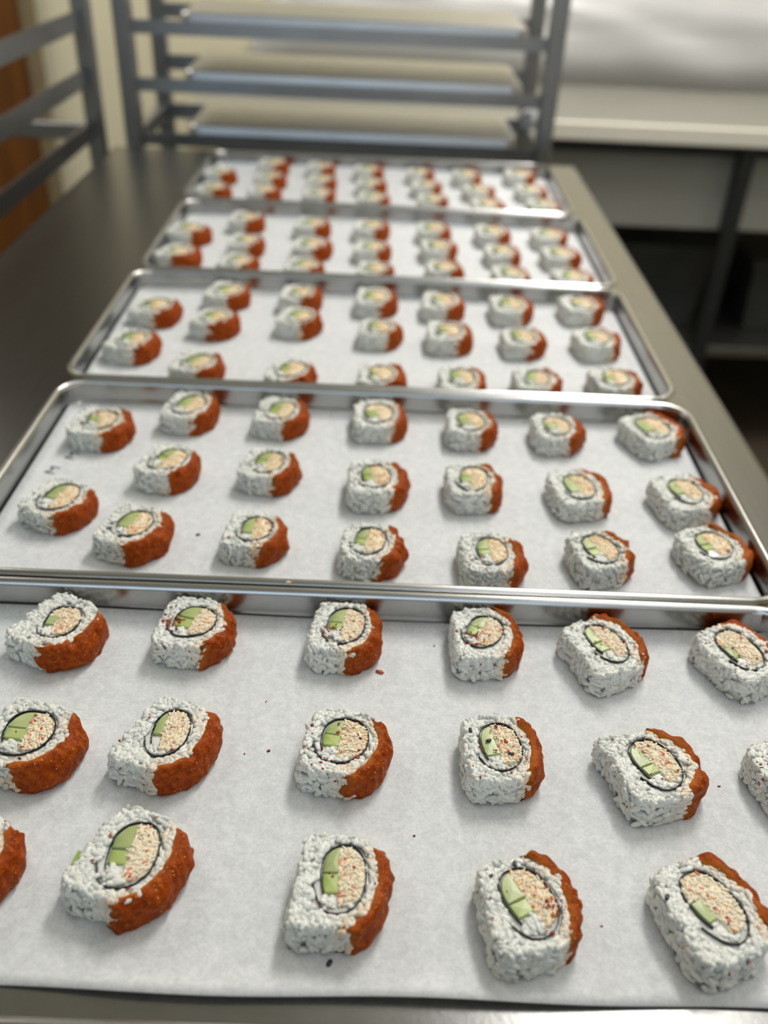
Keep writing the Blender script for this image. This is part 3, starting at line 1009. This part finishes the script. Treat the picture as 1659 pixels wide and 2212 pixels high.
    # ---- sesame seeds
    for (sx, sy, sa) in prm.get('seeds', []):
        r0 = math.hypot(sx, sy); rb = rad(np.array([math.atan2(sy, sx)]))[0]
        ca, sa_ = math.cos(sa), math.sin(sa)
        if r0 < rb*0.97:
            A = np.array([[ca, sa_, 0]]); Bx = np.array([[-sa_, ca, 0]]); Cx = np.array([[0, 0, 1.0]])
            pp = np.array([[sx, sy, h+0.25]])
        else:
            nv = np.array([sx, sy, 0])/r0
            tv = np.array([-nv[1], nv[0], 0])
            A = (tv*ca+np.array([0, 0, 1])*sa_)[None]; Bx = np.cross(nv, A[0])[None]; Cx = nv[None]
            pp = (nv*(rb+0.2)+np.array([0, 0, h*0.45]))[None]
        v, f = instance(sphere_unit(8, 6), pp, A, Bx, Cx, np.array([[1.5, 0.85, 0.5]]))
        out.append(('sesame_seed', v, f, 'sesame', True, None, None))
    # ---- stray cucumber shred
    for (sx, sy, sz, ang, L_) in prm.get('shred', []):
        ca, sa_ = math.cos(ang), math.sin(ang)
        v, f = box_vf(-0.7, 0.7, -L_/2, L_/2, -0.5, 0.5, 0.25)
        v = np.array(v)
        w = np.c_[v[:, 0]+sx, v[:, 1]*ca+sy, v[:, 1]*sa_+v[:, 2]+sz]
        out.append(('cucumber_shred', w, f, 'cucumber', False, np.tile([0.42, 0.60, 0.14], (len(w), 1)), None))
    return out

CACHE = {}
def place_roll(key, hi, prm, seed, label, x, y, rot, sx=1.0, sy=1.0, sz=1.0, tilt=(0, 0)):
    t = thing('sushi_roll', label, 'sushi', (x, y, PZ), 0, 'sushi rolls set out on the trays')
    t.rotation_euler = (tilt[0], tilt[1], rot)
    t.scale = (sx, sy, sz)
    if key not in CACHE:
        CACHE[key] = [(nm, mesh_obj(nm, np.asarray(v)*0.001, f, m, t, sm, c), kd) for nm, v, f, m, sm, c, kd in build_roll(seed, hi, prm)]
        for nm, o, kd in CACHE[key]:
            if kd: o['kind'] = kd
    else:
        for nm, src, kd in CACHE[key]:
            o = src.copy(); C.objects.link(o); o.parent = t
            if kd: o['kind'] = kd
    return t

# nearest tray: every roll on its own
R1 = {
 'A1': (-0.1516, 0.3426, -25, 1.03, 1.00, dict(xs=-2.6, cb=-4.0, ctop=3.0, two=False, phi=20, ring=(8.4, 8.6), fl=6, fs=16, t1=58, t2=-84, thick=1.15, cor=0.1, seam=-150, stain=0.2), 'far left roll of the back row, chilli flakes on its lower left side'),
 'A2': (-0.0857, 0.3465, -8, 1.02, 0.96, dict(xs=-0.4, fl=46, fs=40, foc=(-12, -3), ring=(10.2, 8.8), split=0.5, phi=-8, cb=-6.5, t2=-66, thick=0.95), 'back row roll thickly dusted with red flakes on its left side'),
 'A3': (-0.0102, 0.3476, -6, 0.95, 0.97, dict(xs=-1.6, fl=40, fs=8, foc=(-6, -6), ring=(10.0, 10.4), c=(0.2, 3.2), t2=-84, seeds=[(-18, 3, 0.9), (-5, -18, 0.2)], cb=-4.0), 'back row roll with orange crumb fallen beside its front corner'),
 'A4': (0.0608, 0.3474, 6, 0.95, 0.97, dict(cor=0.06, thick=1.0, xs=-1.0, fl=52, fs=20, foc=(-8, -4), ring=(9.4, 9.4), phi=-28, t1=70, t2=-70, inn=3.0, cb=-6), 'back row roll with flake dusted lower half, behind the three seed roll'),
 'A5': (0.1219, 0.3434, 24, 1.02, 0.98, dict(cul=0.06, xs=-1.4, fl=22, fs=8, ring=(8.0, 11.2), phi=6, t1=84, t2=-62, thick=1.0, inn=3.2, cor=0.06), 'back row roll turned so its long cucumber slice points to top left'),
 'A6': (0.1891, 0.3423, 27, 1.00, 1.02, dict(xs=-3.4, fl=24, fs=18, ring=(9.0, 11.0), ctop=3.0, two=False, t1=88, t2=-40, thick=0.95, seeds=[(-10, -3, 1.1)]), 'back row roll cut off by the right picture edge'),
 'B1': (-0.1434, 0.2707, -16, 1.06, 0.98, dict(cor=0.06, xs=-0.8, fl=14, fs=6, ring=(10.2, 9.4), phi=12, c=(-1.2, 2.4), t1=56, t2=-86, thick=1.25, seeds=[(14, -9, 0.6)]), 'middle row roll cut off by the left picture edge'),
 'B2': (-0.0837, 0.2730, -22, 0.98, 1.05, dict(cor=0.1, xs=-3.2, fl=6, fs=14, ring=(8.2, 9.4), phi=22, cb=-2.5, two=False, t1=72, t2=-80, thick=1.2, c=(-0.5, 3.6), inn=3.0, stain=0.3), 'middle row roll with wide sauce crescent and few flakes, second from left'),
 'B3': (-0.0069, 0.2730, -8, 1.02, 0.95, dict(xs=-1.8, fl=26, fs=8, ring=(10.2, 9.8), warm=0.3, t1=60, t2=-82, split=1.5, thick=1.0, seeds=[(12, -13.5, 0.4)]), 'middle row roll directly behind the front roll with loose black seed'),
 'B4': (0.0619, 0.2733, 5, 0.95, 0.97, dict(xs=-1.6, fl=26, fs=6, ring=(9.6, 10.0), phi=8, two=False, seeds=[(-14, 10, 1.6), (-6.5, 3.5, 0.3), (2.5, -4.5, -0.1)], t1=66, t2=-66, thick=1.0, warm=0.25), 'middle row roll with three black sesame seeds on its cut face'),
 'B5': (0.1290, 0.2671, 14, 1.06, 0.97, dict(cul=0.2, xs=-1.6, fl=14, fs=10, ring=(8.8, 10.4), phi=14, t1=80, t2=-76, thick=1.05, split=-0.5, cor=0.03), 'middle row roll with a rice point sticking out at upper left'),
 'B6': (0.1915, 0.2657, 20, 1.02, 1.00, dict(fl=22, fs=20, foc=(-13, 6)), 'roll only just showing at right edge in the middle row'),
 'C0': (-0.1495, 0.2109, -20, 0.98, 0.98, dict(phi=15, fl=8, fs=4, t1=70, t2=-86, thick=1.2), 'roll whose sauced end only just shows at lower left edge'),
 'C1': (-0.0859, 0.2124, -22, 1.02, 1.04, dict(cor=0.08, xs=-1.4, fl=8, fs=10, ring=(9.4, 10.4), phi=20, t1=66, t2=-78, thick=1.15, warm=0.1, c=(-0.2, 3.0), shred=[(-18.6, -9.5, 13.6, 0.45, 7.5)]), 'front row roll with green cucumber shred on its left side'),
 'C2': (-0.0048, 0.2054, -5, 0.98, 1.02, dict(xs=-1.8, fl=10, fs=10, ring=(8.8, 11.4), phi=6, t1=60, t2=-80, thick=0.9, c=(0.2, 3.2), cb=-7.5, warm=0.12, cor=0.09, seam=-165), 'front row roll with a black sesame seed lying at its foot'),
 'C3': (0.0656, 0.1994, 12, 0.98, 1.00, dict(cor=0.06, xs=-1.0, fl=34, fs=8, ring=(9.6, 10.8), phi=16, t1=76, t2=-62, thick=1.1, warm=0.45, foc=(6, -4), seeds=[(-13, 12.5, 0.5), (-2, 16, 1.4)], two=True), 'front row roll with chilli red crab and two black seeds on top'),
 'C4': (0.1351, 0.2005, 20, 1.02, 1.06, dict(cor=0.05, xs=-3.2, fl=8, fs=14, ring=(8.8, 11.6), phi=12, ctop=3.5, two=False, t1=80, t2=-50, thick=1.05, warm=0.12, seeds=[(-16.5, 8, 0.8)]), 'front row roll at lower right corner with mostly crab filling'),
}
for n, (k, (x, y, rot, sx, sy, prm, lab)) in enumerate(R1.items()):
    place_roll('n_'+k, True, prm, 100+n, lab, x, y, R(rot), sx, sy, 1.0)

# farther trays, column by column: (x, y, turn)
R2 = [[(-0.1847, 0.5450, -5), (-0.1848, 0.4500, -26)], [(-0.1292, 0.5716, -8), (-0.1292, 0.4960, -18), (-0.1345, 0.4255, -16)], [(-0.0657, 0.5700, -6), (-0.0657, 0.4985, -10), (-0.0656, 0.4255, -10)],
      [(0.0036, 0.5717, 0), (0.0033, 0.4860, 0), (0.0012, 0.4175, -2)], [(0.0678, 0.5645, 0), (0.0643, 0.4880, 4), (0.0692, 0.4130, 3)], [(0.1279, 0.5630, 5), (0.1314, 0.4860, 10), (0.1322, 0.4185, 10)],
      [(0.1964, 0.5673, 25), (0.1977, 0.4840, 16), (0.2003, 0.4275, 18)]]
R3 = [[(-0.1921, 0.7515, -12), (-0.1950, 0.6780, -14)], [(-0.1365, 0.7950, -12), (-0.1376, 0.7290, -20), (-0.1370, 0.6420, -14)], [(-0.0713, 0.7930, -8), (-0.0676, 0.7400, -10), (-0.0647, 0.6370, -10)],
      [(-0.0029, 0.7930, -4), (0.0014, 0.7230, -5), (0.0038, 0.6360, -4)], [(0.0573, 0.7895, 0), (0.0598, 0.7210, 0), (0.0653, 0.6350, 0)], [(0.1187, 0.7885, 5), (0.1217, 0.7180, 5), (0.1231, 0.6360, 6)],
      [(0.1840, 0.7960, 8), (0.1845, 0.7210, 10), (0.1850, 0.6450, 12)]]
R4 = [[(-0.2020, 0.9628, -15), (-0.2000, 0.8900, -25)], [(-0.1480, 1.0113, -10), (-0.1386, 0.9350, -8), (-0.1386, 0.8730, -15)], [(-0.0759, 1.0037, -6), (-0.0713, 0.9334, -6), (-0.0740, 0.8682, -6)],
      [(-0.0121, 1.0013, -3), (-0.0095, 0.9315, -3), (-0.0051, 0.8690, 0)], [(0.0561, 1.0015, 0), (0.0589, 0.9430, 2), (0.0621, 0.8790, 4)], [(0.1205, 1.0021, 5), (0.1250, 0.9380, 6), (0.1271, 0.8720, 8)],
      [(0.1821, 1.0013, 8), (0.1854, 0.9359, 10), (0.1877, 0.8699, 12)]]
R5 = [[(-0.2060, 1.1959, -14), (-0.2020, 1.1230, -16)], [(-0.1454, 1.2540, -10), (-0.1428, 1.1851, -12), (-0.1429, 1.1237, -10)], [(-0.0830, 1.2503, -6), (-0.0778, 1.1850, -6), (-0.0777, 1.1241, -6)],
      [(-0.0211, 1.2426, -2), (-0.0160, 1.1758, -2), (-0.0120, 1.1126, 0)], [(0.0460, 1.2385, 2), (0.0529, 1.1785, 2), (0.0585, 1.1148, 4)], [(0.1071, 1.2355, 5), (0.1177, 1.1719, 6), (0.1243, 1.1086, 8)],
      [(0.1774, 1.2504, 8), (0.1844, 1.1808, 9), (0.1909, 1.1132, 10)]]
ORD = ['leftmost', 'second', 'third', 'fourth', 'fifth', 'sixth', 'rightmost']
vr = np.random.default_rng(77)
def rand_prm(g):
    return dict(xs=g.uniform(-2.6, -0.4), fl=int(g.integers(6, 34)), fs=int(g.integers(2, 12)), ring=(g.uniform(8.8, 10.2), g.uniform(9.2, 10.8)), phi=g.uniform(-12, 14), cb=g.uniform(-6.5, -3),
                ctop=g.choice([20, 20, 4.0]), two=bool(g.integers(0, 2)), t1=g.uniform(54, 76), t2=-g.uniform(62, 84), thick=g.uniform(0.85, 1.2), warm=g.uniform(0.2, 0.5), c=(g.uniform(-0.8, 0.6), g.uniform(1.8, 3.4)), stain=g.uniform(0.3, 0.6))
for ti, cols_ in ((1, R2), (2, R3), (3, R4), (4, R5)):
    cnt = 0
    for ci, col in enumerate(cols_):
        for ri, (x, y, rot) in enumerate(col):
            pos = ('back' if ri == 0 else 'front') if len(col) == 2 else ('back', 'middle', 'front')[ri]
            colw = ORD[ci] if ci in (0, 6) else ORD[ci]
            lab = 'sushi roll at the %s of the %s column%s on the %s tray' % (pos, colw, '' if ci in (0, 6) else ' from left', TN[ti])
            if ti == 1:
                key, seed = 'm%d_%d' % (ci, ri), 300+ci*10+ri
            else:
                v = (cnt*7+ti*3) % 12
                key, seed = 'f%d' % v, 500+v
            g = np.random.default_rng(seed)
            prm = rand_prm(g)
            s = vr.uniform(0.95, 1.04)
            place_roll(key, False, prm, seed, lab, x*1.008, y+0.0035, R(rot)+vr.normal(0, 0.03), s*(1.06 if ci in (0, 6) else 1.0), s*vr.uniform(0.95, 1.03), vr.uniform(0.95, 1.05))
            cnt += 1

# ------------------------------------------------------------------ loose bits
def loose(name, kind, x, y, z, size, col, label, cat, ang=0.3, group=None):
    if kind == 'seed':
        v, f = instance(sphere_unit(9, 7), np.zeros((1, 3)), np.array([[math.cos(ang), math.sin(ang), 0]]), np.array([[-math.sin(ang), math.cos(ang), 0]]), np.array([[0, 0, 1.0]]), np.array([size]))
        o = mesh_obj(name, v*0.001, f, 'sesame', None, True)
    else:
        v, f = instance(U_FL, np.zeros((1, 3)), np.array([[math.cos(ang), math.sin(ang), 0]]), np.array([[-math.sin(ang), math.cos(ang), 0]]), np.array([[0, 0, 1.0]]), np.array([size]))
        o = mesh_obj(name, v*0.001, f, 'fleck', None, False, np.tile(col, (len(v), 1)))
    zmin = v[:, 2].min()*0.001
    o.location = (x, y, z-zmin)
    tag(o, label, cat, group)
loose('sesame_seed', 'seed', -0.0088, 0.1812, PZ, (1.6, 1.0, 0.55), None, 'black sesame seed lying on parchment at a front roll\'s foot', 'seed', 1.1)
loose('sesame_seed', 'seed', -0.1024, 0.4401, PZ, (1.4, 0.9, 0.5), None, 'dark seed lying on the second tray\'s parchment between two rolls', 'seed', 0.4)
RED, DRED, ORA = (0.33, 0.02, 0.012), (0.2, 0.012, 0.02), (0.55, 0.12, 0.02)
loose('sauce_crumb', 'f', 0.0072, 0.3308, PZ, (2.6, 1.5, 1.3), ORA, 'orange sauce crumb on parchment beside a back row roll', 'crumb', -0.4)
G_ = 'chilli flakes fallen on the nearest parchment'
loose('chilli_flake', 'f', 0.0229, 0.2365, PZ, (0.7, 0.6, 0.5), DRED, 'dark red flake in the gap between the middle and front rows', 'flake', 0.5, G_)
loose('chilli_flake', 'f', -0.0420, 0.2784, PZ, (1.0, 0.8, 0.6), DRED, 'dark red flake lying right of the widely sauced middle roll', 'flake', 0.5, G_)
loose('chilli_flake', 'f', -0.0525, 0.2763, PZ, (0.6, 0.5, 0.4), RED, 'tiny red flake closest to the widely sauced middle roll', 'flake', 1.5, G_)
loose('chilli_flake', 'f', -0.0466, 0.3084, PZ, (1.0, 0.4, 0.4), ORA, 'thin orange flake on parchment between back and middle rows', 'flake', 1.2, G_)
loose('chilli_flake', 'f', 0.0351, 0.3514, PZ, (0.7, 0.6, 0.4), RED, 'red flake on parchment between two back row rolls', 'flake', 0.1, G_)
loose('chilli_flake', 'f', 0.1585, 0.2676, PZ, (0.9, 0.6, 0.4), RED, 'red flake on parchment right of the roll with rice point', 'flake', 0.1, G_)
loose('chilli_flake', 'f', 0.0937, 0.1993, PZ, (0.7, 0.5, 0.4), (0.6, 0.1, 0.06), 'pink red flake on parchment between two front row rolls', 'flake', 0.1, G_)
loose('crab_crumb', 'f', -0.0425, 0.3765, TZ+TH-0.0002, (2.2, 1.2, 0.9), (0.85, 0.62, 0.36), 'cream crab crumb resting on the rim between first two trays', 'crumb', 0.2)
